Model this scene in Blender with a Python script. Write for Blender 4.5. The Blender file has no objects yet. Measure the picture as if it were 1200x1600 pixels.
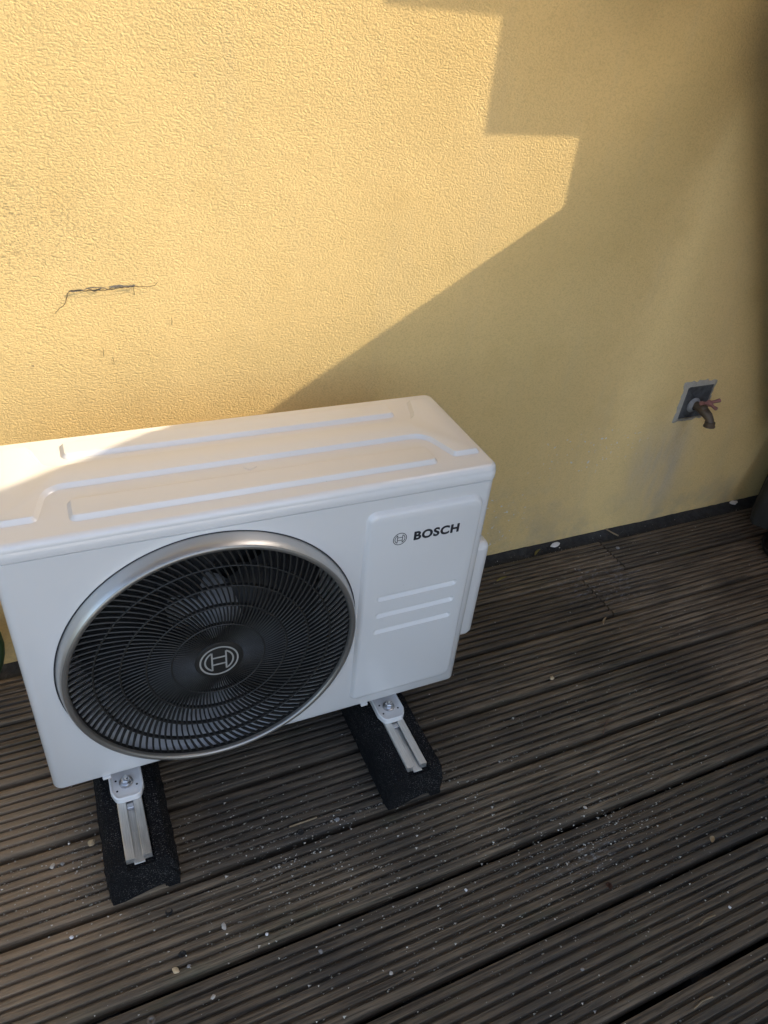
import bpy, bmesh, math, random
from math import sin, cos, pi, radians, sqrt
from mathutils import Vector, Matrix
import mathutils.noise as mnoise
random.seed(7)
S = bpy.context.scene
COL = S.collection

# ------------------------------------------------------------------ camera
CP = Vector((0.0, -1.2982, 1.2779)); YAW, PITCH, ROLL, FPX = .4820, .6231, .1117, 1149.7
fw = Vector((sin(YAW)*cos(PITCH), cos(YAW)*cos(PITCH), -sin(PITCH)))
rt = Vector((cos(YAW), -sin(YAW), 0)); up = rt.cross(fw)
r2 = cos(ROLL)*rt + sin(ROLL)*up; u2 = -sin(ROLL)*rt + cos(ROLL)*up
cam = bpy.data.cameras.new('camera'); camo = bpy.data.objects.new('camera', cam); COL.objects.link(camo)
m = Matrix((r2, u2, -fw)).transposed().to_4x4(); m.translation = CP
camo.matrix_world = m
cam.sensor_fit = 'VERTICAL'; cam.sensor_height = 24; cam.lens = FPX/1600*24
cam.clip_start = .02; cam.clip_end = 2000
S.camera = camo

# ------------------------------------------------------------------ sky, sun, exposure
SUN = Vector((.795, -.245, .800)).normalized()          # towards the sun
el = math.asin(SUN.z); az = math.atan2(SUN.x, SUN.y)
world = bpy.data.worlds.new('World'); S.world = world; world.use_nodes = True
wn = world.node_tree; bg = wn.nodes['Background']
sky = wn.nodes.new('ShaderNodeTexSky'); sky.sky_type = 'NISHITA'; sky.sun_disc = False
sky.sun_elevation = el; sky.sun_rotation = az; sky.air_density = 1.0; sky.dust_density = 3.2; sky.ozone_density = 0.0
wn.links.new(sky.outputs[0], bg.inputs[0]); bg.inputs[1].default_value = .15
sl = bpy.data.lights.new('sun', 'SUN'); sl.energy = 2.0; sl.angle = radians(.42); sl.color = (.95, .815, .60)
slo = bpy.data.objects.new('sun', sl); COL.objects.link(slo)
slo.rotation_euler = SUN.to_track_quat('Z', 'Y').to_euler(); slo.location = SUN*8
vs = S.view_settings; vs.view_transform = 'Standard'; vs.look = 'None'; vs.gamma = 1; vs.use_curve_mapping = False
vs.exposure = 1.88
S.cycles.max_bounces = 10; S.cycles.diffuse_bounces = 6

# ------------------------------------------------------------------ helpers
def tag(o, label=None, cat=None, group=None, kind=None):
    if label: o['label'] = label
    if cat: o['category'] = cat
    if group: o['group'] = group
    if kind: o['kind'] = kind
    return o
def empty(name, loc=(0, 0, 0), rz=0):
    o = bpy.data.objects.new(name, None); COL.objects.link(o); o.location = loc; o.rotation_euler = (0, 0, rz)
    o.empty_display_size = .05
    return o
def link(name, me, mat, parent=None, loc=None, smooth=None):
    o = bpy.data.objects.new(name, me); COL.objects.link(o)
    if mat and not me.materials: me.materials.append(mat)
    if parent: o.parent = parent
    if loc is not None: o.location = loc
    return o
def obj(name, bm, mat, parent=None, loc=None, smooth=35):
    bmesh.ops.recalc_face_normals(bm, faces=bm.faces[:])
    me = bpy.data.meshes.new(name); bm.to_mesh(me); bm.free()
    if smooth:
        for p in me.polygons: p.use_smooth = True
        me.set_sharp_from_angle(angle=radians(smooth))
    return link(name, me, mat, parent, loc)
def box(bm, x0, x1, y0, y1, z0, z1, bev=0, seg=2):
    t = bmesh.new()
    bmesh.ops.create_cube(t, size=1)
    for v in t.verts:
        v.co = Vector(((x0+x1)/2+v.co.x*(x1-x0), (y0+y1)/2+v.co.y*(y1-y0), (z0+z1)/2+v.co.z*(z1-z0)))
    if bev: bmesh.ops.bevel(t, geom=t.edges[:], offset=bev, segments=seg, profile=.5, affect='EDGES')
    merge(bm, t)
def merge(bm, t):
    me = bpy.data.meshes.new('tmp'); t.to_mesh(me); t.free(); bm.from_mesh(me); bpy.data.meshes.remove(me)
def fillet(pts, r, n=5):
    out = []; N = len(pts)
    rs = r if isinstance(r, (list, tuple)) else [r]*N
    for i in range(N):
        a = Vector(pts[i-1]); b = Vector(pts[i]); c = Vector(pts[(i+1) % N]); rr = rs[i]
        d1 = (a-b); d2 = (c-b); l1, l2 = d1.length, d2.length; d1.normalize(); d2.normalize()
        ang = d1.angle(d2)
        t = min(rr/math.tan(ang/2), l1*.48, l2*.48); rr = t*math.tan(ang/2)
        cen = b+(d1+d2).normalized()*(rr/sin(ang/2))
        p1 = b+d1*t; p2 = b+d2*t
        a1 = math.atan2(p1.y-cen.y, p1.x-cen.x); a2 = math.atan2(p2.y-cen.y, p2.x-cen.x)
        da = (a2-a1+pi) % (2*pi)-pi
        for k in range(n+1):
            q = a1+da*k/n; out.append((cen.x+rr*cos(q), cen.y+rr*sin(q)))
    return out
def inset(pts, d):
    """pts a closed CCW 2-D loop; move every edge inwards by d"""
    N = len(pts); out = []
    for i in range(N):
        a, b, c = pts[i-1], pts[i], pts[(i+1) % N]
        e1 = Vector((b[0]-a[0], b[1]-a[1])); e2 = Vector((c[0]-b[0], c[1]-b[1]))
        if e1.length < 1e-9: e1 = e2
        if e2.length < 1e-9: e2 = e1
        e1.normalize(); e2.normalize()
        n1 = Vector((-e1.y, e1.x)); n2 = Vector((-e2.y, e2.x)); s = (n1+n2)
        s = s/max(s.length_squared/2, .3)
        out.append((b[0]+s.x*d, b[1]+s.y*d))
    return out
def loops(bm, rings, f, cap0=False, cap1=True, closed=True):
    """rings: list of (pts2d, w); f maps (a, b, w) to a 3-D point"""
    R = [[bm.verts.new(f(p[0], p[1], w)) for p in pts] for pts, w in rings]
    for A, B in zip(R, R[1:]):
        n = len(A)
        for i in range(n if closed else n-1):
            j = (i+1) % n
            bm.faces.new((A[i], A[j], B[j], B[i]))
    if cap0: bm.faces.new(R[0][::-1])
    if cap1: bm.faces.new(R[-1])
    return R
def circ(cx, cy, r, n=96): return [(cx+r*cos(2*pi*i/n), cy+r*sin(2*pi*i/n)) for i in range(n)]
XY = lambda a, b, w: Vector((a, b, w))
FR = lambda a, b, w: Vector((a, -w, b))                  # front plane: a = across, b = up, w = towards the viewer
def tube(bm, pts, r, n=8, cap=True):
    P = [Vector(p) for p in pts]; R = []
    nrm = None
    for i, p in enumerate(P):
        t = (P[min(i+1, len(P)-1)]-P[max(i-1, 0)]).normalized()
        if nrm is None: nrm = t.orthogonal().normalized()
        nrm = (nrm-t*nrm.dot(t)).normalized(); b = t.cross(nrm)
        rr = r[i] if isinstance(r, (list, tuple)) else r
        R.append([bm.verts.new(p+(nrm*cos(2*pi*k/n)+b*sin(2*pi*k/n))*rr) for k in range(n)])
    for A, B in zip(R, R[1:]):
        for k in range(n): bm.faces.new((A[k], A[(k+1) % n], B[(k+1) % n], B[k]))
    if cap: bm.faces.new(R[0][::-1]); bm.faces.new(R[-1])
def disc(bm, c, axis, prof, n=24):
    """lathe: prof = [(r, h)] along axis from c"""
    ax = Vector(axis).normalized(); e1 = ax.orthogonal().normalized(); e2 = ax.cross(e1); c = Vector(c); R = []
    for r, h in prof:
        if r < 1e-6: R.append([bm.verts.new(c+ax*h)])
        else: R.append([bm.verts.new(c+ax*h+(e1*cos(2*pi*k/n)+e2*sin(2*pi*k/n))*r) for k in range(n)])
    for A, B in zip(R, R[1:]):
        for k in range(n):
            j = (k+1) % n
            if len(A) == 1 and len(B) == 1: continue
            if len(A) == 1: bm.faces.new((A[0], B[k], B[j]))
            elif len(B) == 1: bm.faces.new((A[k], A[j], B[0]))
            else: bm.faces.new((A[k], A[j], B[j], B[k]))

# ------------------------------------------------------------------ materials
class NT:
    def __init__(s, name, **kw):
        s.m = bpy.data.materials.new(name); s.m.use_nodes = True; s.t = s.m.node_tree; s.b = s.t.nodes['Principled BSDF']
        for k, v in kw.items(): s.b.inputs[k.replace('_', ' ')].default_value = v
    def n(s, typ, **kw):
        x = s.t.nodes.new('ShaderNode'+typ)
        for k, v in kw.items():
            if hasattr(x, k): setattr(x, k, v)
        return x
    def set(s, node, i, v):
        if isinstance(v, bpy.types.NodeSocket): s.t.links.new(v, node.inputs[i])
        elif v is not None: node.inputs[i].default_value = v
    def noise(s, vec, scale, detail=4, rough=.55, dist=0):
        x = s.n('TexNoise'); s.set(x, 'Vector', vec); s.set(x, 'Scale', scale); s.set(x, 'Detail', detail); s.set(x, 'Roughness', rough); s.set(x, 'Distortion', dist)
        return x.outputs['Fac']
    def voro(s, vec, scale, feature='F1', out='Distance', rnd=1.0):
        x = s.n('TexVoronoi', feature=feature); s.set(x, 'Vector', vec); s.set(x, 'Scale', scale); s.set(x, 'Randomness', rnd)
        return x.outputs[out]
    def math(s, op, a, b=None, c=None, clamp=False):
        x = s.n('Math', operation=op, use_clamp=clamp); s.set(x, 0, a); s.set(x, 1, b); s.set(x, 2, c); return x.outputs[0]
    def map(s, vec, scale=(1, 1, 1), loc=(0, 0, 0), rot=(0, 0, 0)):
        x = s.n('Mapping'); s.set(x, 0, vec); s.set(x, 'Scale', scale); s.set(x, 'Location', loc); s.set(x, 'Rotation', rot); return x.outputs[0]
    def ramp(s, f, a, b, ca=0., cb=1.):
        x = s.n('MapRange', interpolation_type='SMOOTHSTEP'); s.set(x, 0, f); s.set(x, 1, a); s.set(x, 2, b); s.set(x, 3, ca); s.set(x, 4, cb); return x.outputs[0]
    def mix(s, f, a, b, mode='MIX'):
        x = s.n('Mix', data_type='RGBA', blend_type=mode); s.set(x, 0, f)
        for i, v in ((6, a), (7, b)): s.set(x, i, (*v, 1) if isinstance(v, tuple) and len(v) == 3 else v)
        return x.outputs[2]
    def bump(s, h, strength, dist, normal=None):
        x = s.n('Bump'); s.set(x, 'Strength', strength); s.set(x, 'Distance', dist); s.set(x, 'Height', h)
        if normal: s.set(x, 'Normal', normal)
        return x.outputs[0]
    def vadd(s, a, b):
        x = s.n('VectorMath', operation='ADD'); s.set(x, 0, a); s.set(x, 1, b); return x.outputs[0]
    def pos(s): return s.n('NewGeometry').outputs['Position']
    def ocoord(s): return s.n('TexCoord').outputs['Object']
    def rnd(s): return s.n('ObjectInfo').outputs['Random']
    def blob(s, p, c, sc, soft=.6):
        """1 near the point c (metres), 0 beyond the ellipsoid sc"""
        q = s.map(p, (1/sc[0], 1/sc[1], 1/sc[2]), (-c[0]/sc[0], -c[1]/sc[1], -c[2]/sc[2]))
        x = s.n('VectorMath', operation='LENGTH'); s.set(x, 0, q)
        return s.ramp(x.outputs['Value'], 1, 1-soft)
    def col(s, c): s.set(s.b, 'Base Color', (*c, 1) if isinstance(c, tuple) else c)

def simple(name, c, rough=.5, metal=0, coat=0, var=.06, sc=30, bump=0, bsc=200, bd=.001):
    t = NT(name, Roughness=rough, Metallic=metal, Coat_Weight=coat)
    p = t.ocoord(); f = t.noise(p, sc, 5)
    c2 = tuple(max(0, x*(1-var*2)) for x in c)
    t.col(t.mix(f, c, c2))
    if metal < .8: t.set(t.b, 'Roughness', t.ramp(t.noise(p, sc*2.3, 4), .3, .7, rough*.88, min(1, rough*1.12)))
    if bump: t.set(t.b, 'Normal', t.bump(t.noise(p, bsc, 4), bump, bd))
    return t.m

# rendered wall
t = NT('yellow_render', Roughness=.92)
p = t.pos(); M_WALL = t.m
warp = t.n('TexNoise'); t.set(warp, 'Vector', p); t.set(warp, 'Scale', 60.)
pw = t.vadd(t.map(p, (1, 1, 1.5)), t.map(warp.outputs['Color'], (.012, .012, .012)))
big = t.noise(p, 1.6, 4); mid = t.noise(p, 9, 5)
v1 = t.voro(pw, 270, 'SMOOTH_F1'); n1 = t.noise(pw, 230, 5, .68, .15); n2 = t.noise(p, 420, 3)
base = t.mix(t.ramp(t.noise(p, 2.6, 6, .62), .36, .64), (.76, .542, .228), (.805, .575, .248))
base = t.mix(t.math('MULTIPLY', t.ramp(mid, .5, .8), .22), base, (.62, .40, .13))
# dark specks in the deepest pits
pit = t.math('MULTIPLY', t.ramp(n1, .36, .25), t.ramp(t.noise(p, 6, 3), .45, .72))
dirt = t.blob(p, (-.02, 0, .92), (.20, 1, .13), .9)
pit = t.math('ADD', t.math('MULTIPLY', pit, .35), t.math('MULTIPLY', t.math('MULTIPLY', dirt, t.ramp(n1, .52, .34)), .55), clamp=True)
base = t.mix(pit, base, (.22, .17, .10))
# grey washed streak and grime below the tap, scuffs low on the wall
st = t.blob(p, (1.56, 0, .20), (.17, 1, .26), .9)
st = t.math('MULTIPLY', st, t.ramp(t.noise(t.map(p, (1, 1, .25)), 14, 4), .3, .7, .25, 1))
base = t.mix(t.math('MULTIPLY', st, .75), base, (.46, .41, .33))
sx = t.n('SeparateXYZ'); t.set(sx, 0, p)
grime = t.math('MULTIPLY', t.ramp(sx.outputs[2], .20, -.02), t.ramp(t.noise(p, 7, 5, .65), .42, .68))
base = t.mix(t.math('MULTIPLY', grime, .6), base, (.40, .33, .22))
g2 = t.math('MULTIPLY', t.blob(p, (1.02, 0, .10), (.36, 1, .2), .8), t.ramp(t.noise(p, 16, 5), .4, .7))
base = t.mix(t.math('MULTIPLY', g2, .4), base, (.48, .40, .27))
# spots of pale flaked paint
fl = t.math('MULTIPLY', t.ramp(t.noise(p, 85, 2, .4), .66, .69), t.math('MAXIMUM', t.blob(p, (1.28, 0, .30), (.26, 1, .09), .5), t.blob(p, (1.02, 0, .12), (.16, 1, .12), .5)))
base = t.mix(fl, base, (.72, .68, .60))
base = t.mix(t.math('MULTIPLY', t.ramp(n1, .54, .38), .26), base, (.42, .29, .115))
pk = t.math('MULTIPLY', t.ramp(t.voro(p, 17.), .055, .03), t.ramp(t.noise(p, 5, 2), .52, .62))
base = t.mix(t.math('MULTIPLY', pk, .6), base, (.20, .15, .09))
base = t.mix(t.math('MULTIPLY', t.ramp(t.noise(t.map(p, (3, 1, .45)), 3.4, 5, .6), .52, .74), .22), base, (.60, .47, .26))
t.col(base)
h = t.math('ADD', t.math('MULTIPLY', t.math('POWER', v1, 1.5), -1.2), t.math('MULTIPLY', n1, 1.0))
nb = t.bump(h, .50, .0017); nb = t.bump(n2, .25, .0012, nb); nb = t.bump(big, .4, .02, nb)
t.set(t.b, 'Normal', nb)

# decking
t = NT('deck_wood', Roughness=.7, Specular_IOR_Level=.35); M_DECK = t.m
p = t.pos(); o = t.ocoord(); rn = t.rnd()
sh = t.n('CombineXYZ'); t.set(sh, 0, t.math('MULTIPLY', rn, 37.)); t.set(sh, 1, t.math('MULTIPLY', rn, 11.))
q = t.vadd(o, sh.outputs[0])
grain = t.noise(t.map(q, (2.2, 60, 60)), 3.2, 8, .7, .4)
fine = t.noise(t.map(q, (3.5, 95, 95)), 3.6, 6, .75)
blot = t.noise(t.map(p, (1, 2.4, 1)), 3.0, 5, .6)
c = t.mix(t.ramp(grain, .3, .72), (.020, .015, .010), (.255, .190, .122))
c = t.mix(t.math('MULTIPLY', t.ramp(fine, .52, .72), .65), c, (.21, .185, .145))
c = t.mix(t.math('MULTIPLY', t.math('GREATER_THAN', rn, .55), .38), c, (.040, .030, .022))
c = t.mix(t.ramp(blot, .42, .66, 0, .6), c, (.034, .030, .026))
c = t.mix(t.math('MULTIPLY', t.ramp(t.noise(t.map(p, (1, 3, 1), (3, 1, 0)), 4.5, 5), .52, .7), .5), c, (.10, .072, .046))
c = t.mix(t.math('MULTIPLY', t.ramp(t.noise(t.map(p, (1, 3, 1), (9, 4, 0)), 5.5, 4), .58, .74), .4), c, (.062, .066, .034))
dark_patch = t.blob(p, (.36, -.42, 0), (.52, .34, 1), .7)  # darker patch of boards under and around the unit
c = t.mix(t.math('MULTIPLY', dark_patch, .45), c, (.022, .021, .021))
tan_light = t.math('MULTIPLY', t.blob(p, (-.25, -.52, 0), (.42, .40, 1), .8), t.ramp(blot, .6, .35, .5, 1))  # light from the left painted onto the boards as paler tan
c = t.mix(t.math("MULTIPLY", tan_light, .75), c, (.30, .215, .135))
dust = t.math('MULTIPLY', t.math('MAXIMUM', t.blob(p, (.745, -.83, 0), (.12, .035, 1), .8), t.math('MULTIPLY', t.blob(p, (1.27, -.20, 0), (.2, .12, 1), .8), .8)), t.ramp(t.noise(t.map(p, (1, 2, 1)), 60, 5, .7), .50, .68))
c = t.mix(t.math('MULTIPLY', dust, .75), c, (.30, .30, .31))
speck = t.math('MULTIPLY', t.ramp(t.noise(p, 900, 2), .70, .78), t.ramp(t.noise(p, 11, 3), .45, .65))
c = t.mix(t.math('MULTIPLY', speck, .6), c, (.36, .32, .27))
t.col(c)
t.set(t.b, 'Roughness', t.ramp(blot, .3, .7, .78, .52))
nb = t.bump(grain, .9, .0026); nb = t.bump(fine, .7, .0010, nb); nb = t.bump(t.noise(p, 340, 3), .35, .0009, nb)
t.set(t.b, 'Normal', nb)

# white sheet metal
t = NT('white_enamel', Roughness=.38, IOR=1.5, Coat_Weight=.6, Coat_Roughness=.07); M_WHITE = t.m
p = t.ocoord()
f = t.noise(p, 3, 3, .5); sm = t.noise(t.map(p, (1, 1, .35)), 22, 4, .6)
c = t.mix(t.ramp(f, .45, .75, 0, .25), (.63, .618, .60), (.61, .597, .573))
dot = t.math('MULTIPLY', t.ramp(t.noise(p, 330, 1), .80, .83), t.ramp(t.noise(p, 9, 2), .5, .6))
c = t.mix(t.math('MULTIPLY', dot, .5), c, (.30, .26, .20))
t.col(c)
t.set(t.b, 'Normal', t.bump(t.noise(p, 900, 2), .08, .0003, t.bump(t.noise(p, 5, 2), .25, .004)))

M_INNER = simple('shroud_grey', (.8, .8, .8), .4)
M_BLACKP = simple('black_plastic', (.011, .0102, .0088), .55, var=.1)
M_CAV = simple('heat_exchanger_black', (.01, .01, .011), .7)
M_BLADE = simple('fan_grey', (.035, .037, .042), .36)
M_HUB = simple('hub_grey', (.5, .5, .5), .4)
M_SILVER = simple('silver_ring', (.52, .515, .50), .36, metal=.8, sc=12, var=.03)
M_LIP = simple('bronze_grey_ring', (.30, .285, .26), .34, metal=.75, sc=12, var=.03)
M_EMB = simple('emblem_silver', (.42, .41, .38), .35, metal=.3)
M_PRINT = simple('black_print', (.018, .019, .024), .45)
M_ZINC = simple('zinc_steel', (.55, .55, .56), .3, metal=1, bump=.3, bsc=300, bd=.0005)
M_DARK = simple('dark_void', (.012, .011, .010), .9)
t = NT('milled_aluminium', Roughness=.42, Metallic=.85); M_ALU = t.m
p = t.ocoord(); f = t.noise(t.map(p, (90, 3, 90)), 8, 5, .7)
t.col(t.mix(t.ramp(f, .3, .7), (.72, .71, .67), (.54, .53, .50))); t.set(t.b, 'Roughness', t.ramp(t.noise(p, 40, 4), .3, .7, .34, .55))
t.set(t.b, 'Normal', t.bump(f, .2, .0004))
t = NT('crumb_rubber', Roughness=1.0, Specular_IOR_Level=.12); M_RUB = t.m
p = t.ocoord(); v = t.voro(p, 330); f = t.noise(p, 160, 4)
t.col(t.mix(t.math('MULTIPLY', t.ramp(t.noise(p, 480, 2), .58, .72), t.ramp(t.noise(p, 14, 3), .3, .6)), (.0085, .0085, .009), (.15, .14, .13)))
t.set(t.b, 'Normal', t.bump(f, .9, .003, t.bump(v, .8, .002)))
M_STRIP = simple('bitumen_strip', (.040, .038, .034), .8, var=.48, sc=26, bump=1, bsc=110, bd=.006)
t = NT('old_concrete', Roughness=.9); M_CONC = t.m
p = t.pos(); f = t.noise(p, 45, 5, .65)
t.col(t.mix(f, (.16, .155, .15), (.34, .33, .315))); t.set(t.b, 'Normal', t.bump(f, .8, .004))
t = NT('tap_recess_slate', Roughness=.75); M_SLATE = t.m
p = t.pos(); f = t.noise(p, 34, 5, .65)
t.col(t.mix(t.ramp(f, .3, .7), (.028, .027, .027), (.10, .10, .10)))
t.set(t.b, 'Normal', t.bump(f, .6, .002))
M_BRASS = simple('tarnished_brass', (.16, .12, .085), .55, metal=.5, var=.3, sc=60, bump=.5, bsc=250)
M_PINK = simple('faded_red_handle', (.34, .15, .13), .55, var=.25, sc=80)
M_PATCH = simple('patch_plaster', (.44, .40, .33), .9, var=.15, sc=60, bump=.8, bsc=160, bd=.003)
M_CRACK = simple('crack_shadow', (.115, .085, .05), .95, var=.3, sc=200)
M_CRUM = simple('crumbled_render', (.30, .27, .22), .95, var=.4, sc=160, bump=1, bsc=260, bd=.004)
M_SACK = simple('dark_grey_sack', (.034, .033, .029), .8, var=.25, sc=9, bump=.7, bsc=45, bd=.006)
M_ORANGE = simple('orange_plastic', (.62, .20, .035), .4)
M_GREEN = simple('green_hose_rubber', (.018, .042, .015), .5, var=.2)
M_STONE = [simple('pale_grit', (.52, .48, .42), .85, var=.2, sc=120), simple('beige_chip', (.62, .47, .28), .8, var=.2, sc=120), simple('grey_pebble', (.27, .26, .25), .8, var=.2, sc=120), simple('white_chip', (.72, .72, .72), .7, var=.1, sc=120)]
M_LEAFY = simple('yellow_leaf', (.36, .30, .085), .7, var=.2, sc=60)
M_LEAFB = simple('brown_leaf', (.10, .04, .022), .75, var=.3, sc=60)
M_STRAW = simple('dry_straw', (.30, .22, .13), .8, var=.25, sc=60)
M_RUST = simple('rusty_twig', (.15, .085, .05), .8, var=.25, sc=60)
M_SCREW = simple('weathered_screw', (.22, .20, .18), .5, metal=.7, var=.3, sc=200)
M_TIMBER = simple('brown_timber', (.19, .105, .045), .7, var=.3, sc=6, bump=.4, bsc=40)
M_PLASTER = simple('blocker_plaster', (.60, .56, .48), .9, var=.15, sc=4, bump=.5, bsc=90)
M_BOUNCE = simple('pale_bounce', (.74, .69, .60), .8, var=.1, sc=3)
M_CREAM = simple('cream_canvas', (.72, .60, .38), .9, var=.05)
M_PALE = simple('pale_bounce_panel', (.72, .71, .68), .8, var=.04)
M_GRASS = simple('lawn_green', (.055, .075, .028), .95, var=.4, sc=9, bump=1, bsc=60, bd=.02)
M_SOIL = simple('soil', (.05, .04, .03), .95, var=.3)

# ------------------------------------------------------------------ setting: ground, deck, wall
bm = bmesh.new(); bmesh.ops.create_grid(bm, x_segments=8, y_segments=8, size=400)
tag(obj('lawn', bm, M_GRASS, loc=(0, 0, -.16)), kind='structure')

deck = empty('deck', (0, 0, 0)); tag(deck, kind='structure')
PITCH_Y = .150; GAP = .0108; NR = 8
def board_mesh(L, bw, seed):
    """ridged board: eight ridges, seven grooves; x 0..L, y 0..-bw, top at z 0"""
    rw = bw/NR; prof = []
    for i in range(NR):
        y = -i*rw; g = rw*.155
        a = y-(g if i else .0); b = y-rw+(g if i < NR-1 else 0)
        e = .0012 if 0 < i else .004; e2 = .0012 if i < NR-1 else .004
        prof += [(a, -.0088 if i else -.0105), (a-e*.35, -.0012), (a-e, -.0001), ((a+b)/2, .0004), (b+e2, -.0001), (b+e2*.35, -.0012), (b, -.0088 if i < NR-1 else -.0105)]
    prof = [(0, -.027)]+prof+[(-bw, -.027)]
    nx = max(2, int(L/.25)); bm = bmesh.new(); R = []
    for k in range(nx+1):
        x = L*k/nx; wv = .0007*mnoise.noise(Vector((x*1.3, seed, 0))); wy = .0012*mnoise.noise(Vector((x*.9, seed, 5)))
        R.append([bm.verts.new((x, y+wy, z+wv+.0006*mnoise.noise(Vector((x*3, y*40, seed))) if z > -.02 else z)) for y, z in prof])
    for A, B in zip(R, R[1:]):
        n = len(A)
        for i in range(n): bm.faces.new((A[i], A[(i+1) % n], B[(i+1) % n], B[i]))
    bm.faces.new(R[0]); bm.faces.new(R[-1][::-1])
    bmesh.ops.recalc_face_normals(bm, faces=bm.faces[:])
    me = bpy.data.meshes.new('deck_board'); bm.to_mesh(me); bm.free()
    for q in me.polygons: q.use_smooth = True
    me.set_sharp_from_angle(angle=radians(38)); me.materials.append(M_DECK)
    return me
X0, X1 = -1.6, 4.2
cache = {}
def board(x0, x1, ytop, bw=None, dz=0):
    bw = bw or PITCH_Y-GAP
    key = (round(x1-x0, 2), round(bw, 3), random.randint(0, 2))
    if key not in cache: cache[key] = board_mesh(x1-x0, bw, len(cache)*3.7)
    link('deck_board', cache[key], None, deck, (x0, ytop, dz))
Y0 = -.1663
rows = []
for k in range(-1, 22):
    yt = Y0-k*PITCH_Y-GAP/2
    if k == -1: board(X0, 1.375, yt-.020, .1235); board(1.379, X1, yt-.026, .1175); continue
    j = {0: 1.222, 5: 2.9, 9: .3}.get(k)
    dz = random.uniform(-.0012, .0012)
    if j: board(X0, j-.002, yt, dz=dz); board(j+.002, X1, yt-.001, dz=-dz)
    else: board(X0, X1, yt, dz=dz)
# joists below the boards, seen through the gaps
for i in range(13):
    bm = bmesh.new(); x = -1.5+i*.46; box(bm, x, x+.045, -3.42, -.03, -.11, -.0275); obj('joist', bm, M_DARK, deck)
bm = bmesh.new(); box(bm, X0, X1, -3.43, -.002, -.158, -.112); obj('deck_underlay', bm, M_DARK, deck)
# skirting membrane along the wall foot
bm = bmesh.new(); N = 500; R = []
for k in range(N+1):
    x = X0+(X1-X0)*k/N; a = .004*mnoise.noise(Vector((x*6, 1, 0)))+.002*mnoise.noise(Vector((x*47, 1, 0))); b = .006*mnoise.noise(Vector((x*9, 4, 0)))+.006*mnoise.noise(Vector((x*31, 4, 0)))
    R.append([bm.verts.new(c) for c in ((x, -.0012, .003+a*.8), (x, -.007, .001+a+b*.4), (x, -.015, -.008+b), (x, -.038, -.010+b*.9), (x, -.052, -.024))])
for A, B in zip(R, R[1:]):
    for i in range(4): bm.faces.new((A[i], A[i+1], B[i+1], B[i]))
obj('wall_foot_membrane', bm, M_STRIP, deck, smooth=60)

wall = empty('house_wall'); tag(wall, 'rough yellow rendered house wall behind the white unit', 'wall')
bm = bmesh.new(); box(bm, -3.2, 2.348, 0, .25, -.15, 2.90); obj('render_surface', bm, M_WALL, wall, smooth=0)

def walldraw(pts, wf, y=-.0008):
    """crooked ribbon on the wall following (x, z) points"""
    bm = bmesh.new(); P = []
    for (a, b) in zip(pts, pts[1:]):
        n = max(2, int(math.dist(a, b)/.0035))
        for k in range(n): f = k/n; P.append((a[0]+(b[0]-a[0])*f, a[1]+(b[1]-a[1])*f))
    P.append(pts[-1]); n = len(P); R = []
    for i, (x, z) in enumerate(P):
        a = P[max(i-1, 0)]; b = P[min(i+1, n-1)]; d = Vector((b[0]-a[0], b[1]-a[1])).normalized(); nx, nz = -d.y, d.x
        s = i/(n-1); w = wf(s); jx = .0022*mnoise.noise(Vector((x*160, z*160, 3))); w1 = w*(.6+.9*abs(mnoise.noise(Vector((i*.61, 7, w*1e3))))); w2 = w*(.6+.9*abs(mnoise.noise(Vector((i*.73, 2, w*1e3)))))
        R.append((bm.verts.new((x+nx*(w1+jx), y, z+nz*(w1+jx))), bm.verts.new((x-nx*(w2-jx), y, z-nz*(w2-jx)))))
    for A, B in zip(R, R[1:]): bm.faces.new((A[0], A[1], B[1], B[0]))
    return bm
crk = obj('crack', walldraw([(.019, .778), (.026, .786), (.036, .792), (.041, .806), (.047, .815), (.099, .813), (.148, .817), (.17, .8145), (.183, .816), (.190, .822)], lambda s: .0004+.0005*sin(pi*s), -.0034), M_CRACK, wall, smooth=0)
rc_ = random.Random(5)
bm = bmesh.new()
for k in range(13):
    x0 = .044+.104*rc_.random(); L_ = rc_.uniform(.010, .034); x1 = min(.152, x0+L_); zc = lambda x: .8135+.0035*(x-.045)/.1+rc_.uniform(-.0032, .0032)*sin(pi*min(1, max(0, (x-.04)/.112)))
    t_ = walldraw([(x0, zc(x0)), ((x0+x1)/2, zc((x0+x1)/2)), (x1, zc(x1))], lambda s, a=rc_.uniform(.0004, .0024): a*sin(pi*s)+.0002, -.0008-.00015*k); merge(bm, t_)
obj('crumbled_patch', bm, M_CRUM, wall, smooth=0)
for a in ([(.149, .816), (.1485, .800)], [(.2085, .755), (.2078, .742)], [(.086, .706), (.0865, .693)], [(.1005, .69), (.102, .678)]):
    obj('hairline_crack', walldraw(a, lambda s: .0005, -.0012), M_CRACK, wall, smooth=0)

# ------------------------------------------------------------------ the outdoor unit
UL = (-.1190, -.4526, 0); W = .7632; D = .2644; ZB = .130; ZT = .6502; LID = .0275
unit = empty('heat_pump_unit', UL, -.0077)
tag(unit, 'white outdoor heat pump unit with round black fan grille, on two black rubber feet', 'heat pump')
CX, CZ, RR = .283, .3725, .2395
def rect(x0, x1, y0, y1): return [(x0, y0), (x1, y0), (x1, y1), (x0, y1)]
# casing: rounded footprint, front plate with a round hole
bm = bmesh.new(); zt = ZT-LID-.0022; rc = .016
foot = fillet(rect(0, W, 0, D), rc, 6)
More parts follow.
